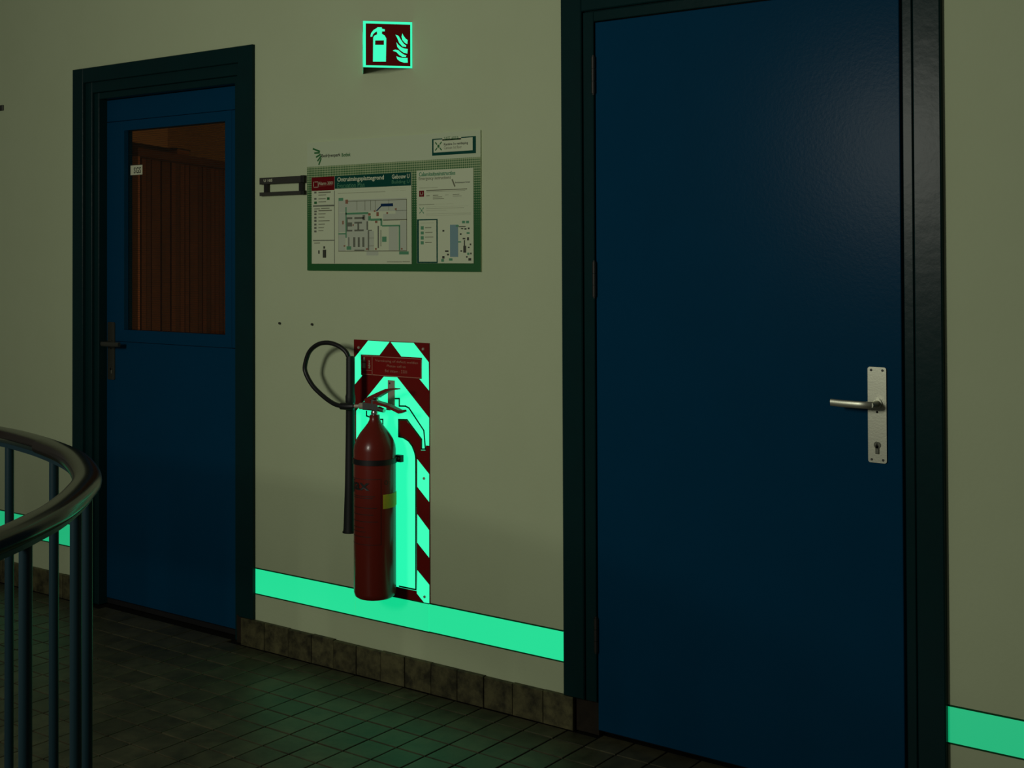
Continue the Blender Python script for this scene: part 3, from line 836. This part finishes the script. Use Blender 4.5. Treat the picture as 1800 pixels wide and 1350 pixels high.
cab_box(MB(), 0.025, 0.425, -0.305, -0.05, 1.938, 1.944).build('lid', M['plastic_black'], bx)
bx = thing('small_carton', (CP.x, CP.y, 1.912), 'small brown carton beside the flat box on the cabinet', 'box')
cab_box(MB(), 0.47, 0.60, -0.17, -0.035, 1.912, 1.942).build('carton', M['carton'], bx)
cab_box(MB(), 0.465, 0.605, -0.175, -0.03, 1.942, 1.949).build('lid', M['plastic_black'], bx)
ol = bpy.data.lights.new('office_lamp', 'POINT')
ol.energy = 11.0
ol.color = (1.0, 0.45, 0.17)
ol.shadow_soft_size = 0.15
oo = bpy.data.objects.new('office_lamp', ol)
COL.objects.link(oo)
oo.location = (-3.7, 1.5, 0.95)

# ------------------------------------------------------------------ stair railing
rl = thing('stair_railing', (-2.2, -1.7, 0), 'dark curved stair handrail on blue grey round posts', 'railing')


def sweep(path, prof, z):
    vs, fs = [], []
    for i, p in enumerate(path):
        t = (path[min(i + 1, len(path) - 1)] - path[max(i - 1, 0)]).normalized()
        nn = Vector((-t.y, t.x))
        for a, b in prof:
            vs.append((p.x + nn.x * a, p.y + nn.y * a, z + b))
    k_ = len(prof)
    for i in range(len(path) - 1):
        for q in range(k_):
            fs.append((i * k_ + q, i * k_ + (q + 1) % k_, (i + 1) * k_ + (q + 1) % k_, (i + 1) * k_ + q))
    fs += [tuple(range(k_)), tuple((len(path) - 1) * k_ + q for q in range(k_))]
    return MB().add(vs, fs)


def oval(wd, ht, p=0.75, seg=20):
    r = []
    for q in range(seg):
        a = 2 * math.pi * q / seg
        c_, s_ = math.cos(a), math.sin(a)
        r.append((wd / 2 * math.copysign(abs(c_) ** p, c_), ht / 2 * math.copysign(abs(s_) ** p, s_)))
    return r


cut = min(range(len(rail_line)), key=lambda i: (rail_line[i] - Vector((-2.64, -1.482))).length)
sweep(rail_line[cut:], oval(0.056, 0.034), 0.985).build('handrail', M['brown_dark'], rl, True)
sweep(rail_line[:cut + 1], oval(0.046, 0.022, 0.5), 0.990).build('handrail', M['brown_dark'], rl, True)
sweep(rail_line, [(-0.014, -0.006), (0.014, -0.006), (0.014, 0.004), (-0.014, 0.004)], 0.966).build('flat_bar', M['post'], rl)
# posts along the rail
POSTS = [(-1.60, -3.25), (-1.602, -2.95), (-1.635, -2.62), (-1.74, -2.29), (-1.880, -2.027), (-2.053, -1.812), (-2.202, -1.682), (-2.340, -1.605), (-2.576, -1.503), (-2.858, -1.435), (-3.17, -1.406), (-3.45, -1.401), (-3.75, -1.40), (-4.05, -1.40), (-4.35, -1.40), (-4.65, -1.40), (-4.95, -1.40), (-5.25, -1.40)]
pm = None
for x, y in POSTS:
    if pm is None:
        pm = MB().tube([(0, 0, 0), (0, 0, 0.962)], 0.0108, 16)
        pm.tube([(0, 0, 0), (0, 0, 0.006)], 0.02, 16)
        po = pm.build('post', M['post'], rl, True)
        pm = po.data
    else:
        po = bpy.data.objects.new('post', pm)
        COL.objects.link(po)
        po.parent = rl
    po.location = Vector((x, y, 0)) - Vector(rl.location)

# ------------------------------------------------------------------ glowing strips along the wall
def strip(x0, x1, z0, z1, label, glow='glow_strip'):
    o = thing('glow_strip', ((x0 + x1) / 2, 0, z0), label, 'wall strip')
    MB().box(x0, x1, -0.0015, 0, z0 + 0.0042, z1 - 0.0042).build('band', M[glow], o)
    MB().box(x0, x1, -0.0017, 0, z0, z0 + 0.0042).build('edge_line', M['line_green'], o)
    MB().box(x0, x1, -0.0017, 0, z1 - 0.0042, z1).build('edge_line', M['line_green'], o)
    return o


strip(-7.4, -4.648, 0.2135, 0.3105, 'glowing green wall strip partly behind the stair railing, beside the glazed door', 'glow_strip_dim')
strip(-3.5600, -3.0675, 0.190, 0.287, 'glowing green wall strip between the glazed door and the fire extinguisher board')
strip(-3.0655, -2.7385, 0.190, 0.287, 'short glowing green wall strip directly under the fire extinguisher')
strip(-2.7375, -2.2015, 0.191, 0.288, 'glowing green wall strip between the fire extinguisher and the plain blue door')
strip(-1.0555, 2.4, 0.203, 0.300, 'glowing green wall strip beside the handle side of the plain blue door', 'glow_strip_dim')

# ------------------------------------------------------------------ fire point board
F = FIRE_POINT
bd = thing('fire_point_board', (-2.902, 0, 0.288), 'tall red board with glowing green arrow and stripes behind the fire extinguisher', 'sign')
MB().box(-3.0665, -2.7325, -0.005, 0, 0.2875, 1.1325).build('panel', M['board_red'], bd)
for pts in F['glow']:
    MB().plate(pts, -0.0058, -0.005).build('glow_print', M['glow_board'], bd)
for pts in F['lines']:
    MB().ribbon(pts, 0.0050, -0.0063, -0.0058).build('outline_print', M['line_green'], bd)
(sx0, sz1), (sx1, sz0) = F['sticker']
sb = MB().box(sx0, sx1, -0.0072, -0.005, sz0, sz1).build('sticker', M['sticker_red'], bd)
sb['label'] = 'red sticker with small text'
ln = MB()
(dx_, _), (_, dz_) = F['sticker_div']
e_ = 0.0012
ln.box(sx0, sx1, -0.0076, -0.0072, sz1 - 2 * e_, sz1).box(sx0, sx1, -0.0076, -0.0072, sz0, sz0 + 2 * e_)
ln.box(sx0, sx0 + 2 * e_, -0.0076, -0.0072, sz0, sz1).box(sx1 - 2 * e_, sx1, -0.0076, -0.0072, sz0, sz1)
ln.box(dx_ - e_, dx_ + e_, -0.0076, -0.0072, sz0, sz1).box(sx0, dx_, -0.0076, -0.0072, dz_ - e_ / 2, dz_ + e_ / 2)
ln.build('border_lines', M['pale_print'], sb)
(ix0, iz1), (ix1, iz0) = F['icon']
ic = MB()
ih = iz1 - iz0
ic.box(ix0, ix1, -0.0078, -0.0072, iz0, iz0 + ih * 0.5)
ic.plate([(ix0, iz0 + ih * 0.6), (ix1, iz0 + ih * 0.6), (ix1 - 0.002, iz0 + ih * 0.78), (ix1 - 0.004, iz1), (ix0 + 0.005, iz1), (ix0 + 0.002, iz0 + ih * 0.8)], -0.0078, -0.0072)
ic.build('extinguisher_icon', M['cream_print'], sb)
(vx0, vz1), (vx1, vz0) = F['vtext']
words('lettering', 'ajax', vx0, vx1, vz0, vz1, -0.0079, M['cream_print'], sb, spin=90, bold=True)
for key, txt, hh in (('t1', 'Vermissing of defect melden', 0.0085), ('t2', 'Please call us', 0.006), ('t3', 'Bel intern : 3301', 0.008)):
    (a, b), (c, d) = F[key]
    zc = (b + d) / 2
    words('lettering', txt, a, c, zc - hh / 2 - 0.001, zc + hh / 2 + 0.001, -0.0079, M['pale_print'], sb)
for x, z in F['screws']:
    MB().tube([(x, -0.0085, z), (x, -0.005, z)], [0.0042, 0.005], 12).build('screw', M['zinc'], bd, True)

# ------------------------------------------------------------------ fire extinguisher
EX, EY, ER = -2.889, -0.095, 0.069
ex = thing('fire_extinguisher', (EX, EY, 0.305), 'red fire extinguisher with black hose and long black horn hung on the wall', 'fire extinguisher')
MB().lathe([(0.03, 0.309), (0.045, 0.305), (0.057, 0.306), (0.065, 0.312), (0.069, 0.325), (0.069, 0.785), (0.067, 0.80), (0.060, 0.819), (0.048, 0.839),
            (0.036, 0.854), (0.023, 0.871), (0.0175, 0.882), (0.0165, 0.893), (0.0165, 0.898)], EX, EY, 56).build('body', M['ext_red'], ex, True)
vv = MB()
vv.lathe([(0.0115, 0.897), (0.0125, 0.905), (0.010, 0.912), (0.0135, 0.916), (0.0135, 0.948), (0.008, 0.953)], EX, EY, 20)
vv.bbox(EX - 0.045, EX + 0.022, EY - 0.013, EY + 0.013, 0.912, 0.938, 0.003)
vv.tube([(EX + 0.02, EY, 0.918), (EX + 0.042, EY, 0.914)], [0.009, 0.007], 14)
vv.build('valve', M['steel'], ex, True)
MB().tube([(EX - 0.040, EY, 0.924), (EX - 0.064, EY, 0.922), (EX - 0.066, EY, 0.922), (EX - 0.088, EY - 0.01, 0.921)], [0.0105, 0.0105, 0.006, 0.006], 16).build('outlet', M['zinc'], ex, True)


def strap_lever(pts, wd, th, name):
    vs, fs = [], []
    for i, (x, z) in enumerate(pts):
        a, b = pts[max(i - 1, 0)], pts[min(i + 1, len(pts) - 1)]
        d = Vector((b[0] - a[0], b[1] - a[1])).normalized()
        nx, nz = -d.y * th[i], d.x * th[i]
        hw = wd[i] / 2
        vs += [(x, EY - hw, z), (x, EY + hw, z), (x + nx, EY + hw, z + nz), (x + nx, EY - hw, z + nz)]
    for i in range(len(pts) - 1):
        for q in range(4):
            fs.append((i * 4 + q, i * 4 + (q + 1) % 4, i * 4 + 4 + (q + 1) % 4, i * 4 + 4 + q))
    e = (len(pts) - 1) * 4
    fs += [(0, 1, 2, 3), (e, e + 1, e + 2, e + 3)]
    o = MB().add(vs, fs).build(name, M['lever_red'], ex)
    return o


strap_lever([(-2.920, 0.934), (-2.898, 0.944), (-2.860, 0.962), (-2.830, 0.977), (-2.808, 0.984), (-2.783, 0.987)], [0.024, 0.026, 0.024, 0.021, 0.018, 0.014], [0.014, 0.015, 0.013, 0.010, 0.006, 0.003], 'squeeze_lever')
strap_lever([(-2.918, 0.932), (-2.880, 0.934), (-2.835, 0.928), (-2.800, 0.918), (-2.777, 0.910), (-2.757, 0.917)], [0.024, 0.026, 0.024, 0.022, 0.020, 0.016], [0.010, 0.010, 0.009, 0.009, 0.011, 0.006], 'carry_handle')
MB().tube([(EX + 0.012, EY - 0.018, 0.956), (EX + 0.012, EY + 0.018, 0.956)], 0.003, 10).build('safety_pin', M['steel'], ex, True)
HY = -0.082
hose = [(-2.972, -0.104, 0.9205), (-2.995, -0.112, 0.9195), (-3.018, -0.113, 0.9190), (-3.064, -0.106, 0.9239), (-3.1185, -0.1, 0.9448), (-3.1688, -0.1, 0.9778), (-3.2012, -0.1, 1.0189), (-3.2035, -0.1, 1.0485),
        (-3.1825, -0.1, 1.0924), (-3.1409, -0.1, 1.1188), (-3.0953, -0.098, 1.1254), (-3.0535, -0.094, 1.1165), (-3.024, -0.088, 1.097), (-3.011, HY, 1.066)]


def smooth3(p, n_=6):
    out = []
    for i in range(len(p) - 1):
        a, b, c, d = (Vector(p[max(i - 1, 0)]), Vector(p[i]), Vector(p[i + 1]), Vector(p[min(i + 2, len(p) - 1)]))
        for k_ in range(n_):
            t = k_ / n_
            out.append(0.5 * ((2 * b) + (c - a) * t + (2 * a - 5 * b + 4 * c - d) * t * t + (3 * b - a - 3 * c + d) * t ** 3))
    out.append(Vector(p[-1]))
    return out


MB().tube(smooth3(hose), 0.0078, 14).build('hose', M['black'], ex, True)
MB().tube([(-2.974, -0.104, 0.9205), (-2.992, -0.1115, 0.9196), (-3.022, -0.1135, 0.919)], [0.0115, 0.0125, 0.0115], 16).build('hose_fitting', M['black'], ex, True)
hr = MB().tube([(-3.010, HY, 1.083), (-3.010, HY, 1.075), (-3.010, HY, 0.958), (-3.010, HY, 0.950), (-3.010, HY, 0.932), (-3.010, HY, 0.925), (-3.011, HY, 0.80), (-3.012, HY, 0.65), (-3.014, HY, 0.51), (-3.014, HY, 0.497)],
               [0.0125, 0.0140, 0.0145, 0.0165, 0.0165, 0.0148, 0.0155, 0.0175, 0.021, 0.0225], 22).build('horn', M['horn'], ex, True)
MB().tube([(-3.014, HY, 0.500), (-3.014, HY, 0.496)], 0.0245, 22).build('rim', M['horn'], hr, True)

PHI0 = math.atan2(-3.25 - EY, 0 - EX)     # direction in which the printed side faces


def wrap(r):
    return lambda a, z: (EX + r * math.cos(PHI0 + math.radians(a)), EY + r * math.sin(PHI0 + math.radians(a)), z)


def arc_patch(mb, a0, a1, z0, z1, r, step=4, th=0.0004):
    k_ = max(1, int(abs(a1 - a0) / step))
    vs, fs = [], []
    for i in range(k_ + 1):
        a = a0 + (a1 - a0) * i / k_
        for rr in (r, r + th):
            for z in (z0, z1):
                vs.append(wrap(rr)(a, z))
    for i in range(k_):
        b = i * 4
        fs += [(b + 2, b + 6, b + 7, b + 3), (b, b + 1, b + 5, b + 4), (b + 1, b + 3, b + 7, b + 5), (b, b + 4, b + 6, b + 2)]
    fs += [(0, 2, 3, 1), (k_ * 4, k_ * 4 + 1, k_ * 4 + 3, k_ * 4 + 2)]
    return mb.add(vs, fs)


# printed label: frame, lines of small print, name
lb = MB()
arc_patch(lb, -95, 17, 0.697, 0.6985, ER)
arc_patch(lb, -95, 17, 0.487, 0.4885, ER)
arc_patch(lb, 16, 17.2, 0.487, 0.6985, ER)
for z, a1 in ((0.605, 6), (0.583, -4), (0.561, 8), (0.642, 0), (0.636, -6), (0.541, -30), (0.528, -26), (0.512, -10)):
    arc_patch(lb, -78, a1, z, z + 0.0018, ER)
for k_ in range(10):
    a = math.radians(36 * k_)
    arc_patch(lb, 32 + 5 * math.cos(a) - 1.2, 32 + 5 * math.cos(a) + 1.2, 0.686 + 0.006 * math.sin(a) - 0.0012, 0.686 + 0.006 * math.sin(a) + 0.0012, ER)
lb.build('printed_label', M['plastic_black'], ex)
words('lettering', 'ajax', -100, -14, 0.6505, 0.6955, 0, M['plastic_black'], ex, fmap=wrap(ER + 0.0017), bold=True)
ys_ = MB()
arc_patch(ys_, 22, 74, 0.602, 0.6475, ER + 0.0006, th=0.0006)
pA, pB = Vector(wrap(ER + 0.0006)(74, 0)), Vector(wrap(ER + 0.0006)(72, 0))
tv = (pA - pB).normalized() * 0.012
ys_.add([(pA.x, pA.y, 0.604), (pA.x + tv.x, pA.y + tv.y, 0.605), (pA.x + tv.x, pA.y + tv.y, 0.650), (pA.x, pA.y, 0.6485)], [(0, 1, 2, 3)])
ys_.build('inspection_sticker', M['yellow'], ex)['label'] = 'yellow inspection sticker'

bk = thing('extinguisher_bracket', (EX, 0, 0.75), 'narrow grey wall plate showing above the levers of the red fire extinguisher', 'bracket')
MB().bbox(-2.909, -2.879, -0.0095, -0.0063, 0.905, 1.003, 0.001).build('back_plate', M['zinc'], bk)
MB().tube([(-2.8995, -0.0102, 0.993), (-2.8995, -0.009, 0.993)], 0.0035, 10).build('bolt', M['plastic_dark'], bk, True)
SR = MB()
seg = 56
prof = [(ER + 0.0009, 0.742), (ER + 0.003, 0.742), (ER + 0.003, 0.759), (ER + 0.0009, 0.759)]
vs = [(EX + r * math.cos(2 * math.pi * q / seg), EY + r * math.sin(2 * math.pi * q / seg), z) for r, z in prof for q in range(seg)]
fs = [(i * seg + q, i * seg + (q + 1) % seg, ((i + 1) % 4) * seg + (q + 1) % seg, ((i + 1) % 4) * seg + q) for i in range(4) for q in range(seg)]
SR.add(vs, fs).build('strap', M['black'], ex, True)
MB().box(-2.902, -2.886, -0.024, -0.009, 0.905, 0.925).build('hook', M['zinc'], bk)
kx, ky, _ = wrap(ER + 0.010)(93, 0)
MB().bbox(kx - 0.013, kx + 0.013, ky - 0.008, ky + 0.008, 0.742, 0.764, 0.002).build('buckle', M['plastic_black'], ex)
MB().tube([(kx + 0.004, ky - 0.0105, 0.754), (kx + 0.004, ky - 0.007, 0.754)], 0.0045, 12).build('bolt', M['zinc'], ex, True)

# ------------------------------------------------------------------ folded fire extinguisher sign
AP, FR, FL = Vector((-2.914, -0.12)), Vector((-2.804, -0.0005)), Vector((-3.026, -0.0005))
SZ0, SZ1 = 2.037, 2.190
sg = thing('fire_extinguisher_sign', (-2.914, 0, SZ0), 'folded glowing sign with extinguisher and flames symbols high on the wall', 'sign')


def sign_face(A, B):
    """one leaf of the folded sign from A (u=0) to B (u=1); prints on its outer side"""
    d = (B - A)
    nn = Vector((d.y, -d.x)).normalized()          # outwards for A left of B seen from the hall

    def P(u, v, off):
        q = A + d * u + nn * off
        return (q.x, q.y, SZ0 + (SZ1 - SZ0) * v)

    def slab(polys, o0, o1, name, material, parent):
        mb = MB()
        for poly in polys:
            k_ = len(poly)
            mb.add([P(u, v, o1) for u, v in poly] + [P(u, v, o0) for u, v in poly],
                   [tuple(range(k_)), tuple(range(2 * k_ - 1, k_ - 1, -1))] + [(i, i + k_, (i + 1) % k_ + k_, (i + 1) % k_) for i in range(k_)])
        return mb.build(name, material, parent)

    back = slab([[(0, 0), (1, 0), (1, 1), (0, 1)]], -0.002, 0, 'sign_face', M['map_dark'], sg)
    slab([[(0.002, 0.002), (0.998, 0.002), (0.998, 0.998), (0.002, 0.998)]], 0, 0.0002, 'glow_border', M['glow_sign'], back)
    slab([[(0.055, 0.045), (0.96, 0.045), (0.96, 0.945), (0.055, 0.945)]], 0.0002, 0.0004, 'red_field', M['board_red'], back)
    slab([FIRE_SIGN['bottle']], 0.0004, 0.0008, 'extinguisher_symbol', M['glow_sign'], back)
    slab([FIRE_SIGN['win']], 0.0008, 0.0011, 'symbol_band', M['board_red'], back)
    for fl_ in FIRE_SIGN['flames']:
        slab([fl_], 0.0004, 0.0008, 'flame_symbol', M['glow_sign'], back)


sign_face(AP, FR)
sign_face(FL, AP)

# ------------------------------------------------------------------ evacuation plan
PN = PLAN
ep = thing('evacuation_plan_board', (-2.902, 0, 1.365), 'white and green evacuation plan board above the fire extinguisher', 'notice board')
MB().box(-3.288, -2.516, -0.006, 0, 1.3665, 1.816).build('panel', M['paper'], ep)
zg = 1.7305
gp = MB().box(-3.288, -2.516, -0.0066, -0.006, 1.3665, zg).build('green_print', M['green_raster'], ep, origin=(-2.902, 0, 1.3665))


def rects(lst, y, th, name, material, parent):
    mb = MB()
    for x0, z0, x1, z1 in lst:
        mb.box(min(x0, x1), max(x0, x1), y - th, y, min(z0, z1), max(z0, z1))
    o_ = mb.build(name, material, parent)
    if len(lst) > 1:
        o_['kind'] = 'stuff'        # flat print too fine to pick apart
    return o_


def line_of(name, text, r, hgt_, y, material, parent, bold=False):
    x0, z0, x1, z1 = r
    zc = (z0 + z1) / 2
    return words(name, text, x0, x1, zc - hgt_ / 2, zc + hgt_ / 2, y, material, parent, bold=bold)


lg = MB()
for a, b in PN['logo']:
    lg.ribbon([a, b], 0.006, -0.0064, -0.006)
lg.build('leaf_logo', M['green'], ep)
line_of('lettering', 'Bedrijvenpark', PN['bp'], 0.015, -0.0064, M['ink'], ep, True)
line_of('lettering', 'Botlek', PN['bo'], 0.0125, -0.0064, M['green'], ep, True)
sf = rects([PN['safe']], -0.006, 0.0004, 'safe_area_box', M['teal'], ep)
rects([PN['safe_in'], PN['safe_gap']], -0.0064, 0.0003, 'box_field', M['sheet'], sf)
line_of('lettering', 'SAFE AREA', PN['safe_t'], 0.011, -0.0069, M['green'], sf)
line_of('lettering', 'Kantine 1e verdieping', PN['s1'], 0.0105, -0.0069, M['ink'], sf, True)
line_of('lettering', 'Canteen 1st floor', PN['s2'], 0.010, -0.0069, M['ink_soft'], sf)


def assembly_icon(r, y, parent, material):
    x0, z1, x1, z0 = r
    xc, zc, h = (x0 + x1) / 2, (z0 + z1) / 2, min(abs(x1 - x0), abs(z1 - z0)) / 2
    mb = MB()
    for sx in (-1, 1):
        for sz in (-1, 1):
            mb.ribbon([(xc + sx * h * 0.9, zc + sz * h * 0.9), (xc + sx * h * 0.5, zc + sz * h * 0.5)], h * 0.3, y - 0.0003, y)
    mb.box(xc - h * 0.3, xc + h * 0.3, y - 0.0003, y, zc - h * 0.35, zc + h * 0.35)
    return mb.build('assembly_icon', material, parent)


assembly_icon(PN['safe_icon'], -0.0067, sf, M['green'])

sa = rects([PN['A']], -0.0066, 0.003, 'plan_sheet', M['sheet'], ep)
YA = -0.0096
rects([PN['Ared']], YA, 0.0003, 'red_field', M['red_print'], sa)
rects([PN['Ateal']], YA, 0.0003, 'teal_field', M['teal'], sa)
YT = YA - 0.0006
line_of('lettering', 'Alarm 3001', PN['alarm'], 0.012, YT, M['cream_print'], sa, True)
rects([PN['alarm2']], YA - 0.0003, 0.0003, 'small_print', M['pale_print'], sa)
x0, z0, x1, z1 = PN['u']
MB().ribbon([(x0, z0), (x0, z1), (x1, z1), (x1, z0), (x0 + 0.005, z0)], 0.0025, YT, YA).build('phone_icon', M['cream_print'], sa)
line_of('lettering', 'Ontruimingsplattegrond', PN['ont'], 0.020, YT, M['sheet'], sa, True)
line_of('lettering', 'Evacuation Plan', PN['evac'], 0.018, YT, M['map_green'], sa)
line_of('lettering', 'Gebouw U', PN['geb'], 0.015, YT, M['sheet'], sa, True)
line_of('lettering', 'Building U', PN['bui'], 0.015, YT, M['map_green'], sa)
rects([PN['div'], PN['h1'], PN['h2']], YA, 0.0004, 'divider', M['map_dark'], sa)
rects(PN['leg'], YA, 0.0004, 'legend_icons', M['map_dark'], sa)
rects(PN['legg'], YA, 0.0006, 'legend_icons', M['green'], sa)
rects(PN['txt'], YA, 0.0004, 'small_print', M['ink_soft'], sa)
rects(PN['mini'], YA, 0.0004, 'site_map', M['ink'], sa)
rects(PN['grey'], YA, 0.0003, 'map_rooms', M['map_grey'], sa)
rects(PN['dark'], YA, 0.0005, 'map_walls', M['map_dark'], sa)
rects(PN['thin'], YA, 0.0006, 'map_lines', M['ink_soft'], sa)
rects(PN['tealmap'], YA, 0.0007, 'escape_routes', M['map_green'], sa)
rects(PN['redmap'], YA, 0.0009, 'fire_symbols', M['map_red'], sa)
bl = rects([PN['blue']], YA, 0.0010, 'you_are_here_flag', M['map_blue'], sa)
MB().ribbon(PN['blueline'], 0.004, YA - 0.001, YA).build('flag_pointer', M['map_blue'], sa)

sbb = rects([PN['B']], -0.0066, 0.003, 'instruction_sheet', M['sheet'], ep)
line_of('lettering', 'Calamiteiteninstructies', PN['cal'], 0.014, YT, M['map_green'], sbb, True)
line_of('lettering', 'Emergency instructions', PN['emi'], 0.014, YT, M['ink_soft'], sbb)
MB().ribbon(PN['blogo'], 0.005, YT, YA).build('leaf_logo', M['ink_soft'], sbb)
line_of('lettering', 'Bedrijvenpark Botlek', PN['bsm'], 0.006, YT, M['ink'], sbb)
rects([PN['bred']], YA, 0.0004, 'alarm_icon', M['red_print'], sbb)
x0, z0, x1, z1 = PN['bred']
MB().ribbon([(x0 + 0.005, z0 - 0.005), (x0 + 0.005, z1 + 0.006), (x1 - 0.005, z1 + 0.006), (x1 - 0.005, z0 - 0.005)], 0.0022, YA - 0.0007, YA).build('alarm_mark', M['cream_print'], sbb)
assembly_icon(PN['bsafe'], YA, sbb, M['map_green'])
rects(PN['btxt'], YA, 0.0004, 'small_print', M['ink_soft'], sbb)
rects([PN['legbox']], YA, 0.0003, 'legend_box', M['teal'], sbb)
rects([PN['legbox_in']], YA - 0.0003, 0.0003, 'legend_field', M['sheet'], sbb)
rects(PN['legt'], YA - 0.0006, 0.0003, 'small_print', M['ink_soft'], sbb)
rects(PN['legi'], YA - 0.0006, 0.0004, 'legend_icons', M['map_green'], sbb)
rects([PN['harbour']], YA, 0.0003, 'map_water', M['water'], sbb)
rects(PN['specks'], YA, 0.0005, 'map_buildings', M['ink'], sbb)
rects(PN['greenspk'], YA, 0.0006, 'map_green_marks', M['map_green'], sbb)

# ------------------------------------------------------------------ room number holder
nh = thing('room_number_holder', (-3.41, 0, 1.634), 'dark room number sign holder between the glazed door and the evacuation plan', 'sign')
MB().bbox(-3.5225, -3.3120, -0.016, 0, 1.6765, 1.7005, 0.0015).build('top_bar', M['plastic_dark'], nh)
MB().bbox(-3.5225, -3.3120, -0.016, 0, 1.6348, 1.6478, 0.0015).build('bottom_bar', M['plastic_dark'], nh)
for z0, z1 in ((1.6755, 1.7020), (1.6340, 1.6486)):
    MB().bbox(-3.3120, -3.2960, -0.0175, 0, z0, z1, 0.002).build('end_cap', M['plastic_black'], nh)
MB().box(-3.5016, -3.4824, -0.013, 0, 1.6478, 1.6765).build('bracket', M['plastic_black'], nh)
MB().box(-3.3229, -3.3036, -0.013, 0, 1.6478, 1.6765).build('bracket', M['plastic_black'], nh)
words('lettering', 'U 105', -3.4986, -3.4540, 1.6845, 1.6945, -0.0163, M['white'], nh, bold=True)

# ------------------------------------------------------------------ small fixings in the wall
for x, z, lab in ((-3.4301, 1.1772, 'tiny dark screw in the bare wall next to the glazed door frame'), (-3.2673, 1.178, 'tiny dark screw in the bare wall just above the hose loop')):
    o = thing('wall_screw', (x, 0, z), lab, 'screw', 'screws left in the bare wall')
    MB().tube([(x, 0.0, z), (x, -0.006, z)], 0.002, 8).build('shank', M['plastic_dark'], o, True)
    MB().tube([(x, -0.006, z), (x, -0.008, z)], [0.0048, 0.0035], 10).build('head', M['plastic_dark'], o, True)
o = thing('wall_hook', (-5.185, 0, 2.07), 'small dark hook high on the wall beyond the glazed door', 'hook')
MB().bbox(-5.205, -5.165, -0.008, 0, 2.058, 2.082, 0.002).build('plate', M['plastic_dark'], o)
MB().tube([(-5.185, -0.006, 2.066), (-5.185, -0.02, 2.062), (-5.185, -0.024, 2.072)], 0.003, 8).build('prong', M['plastic_dark'], o, True)
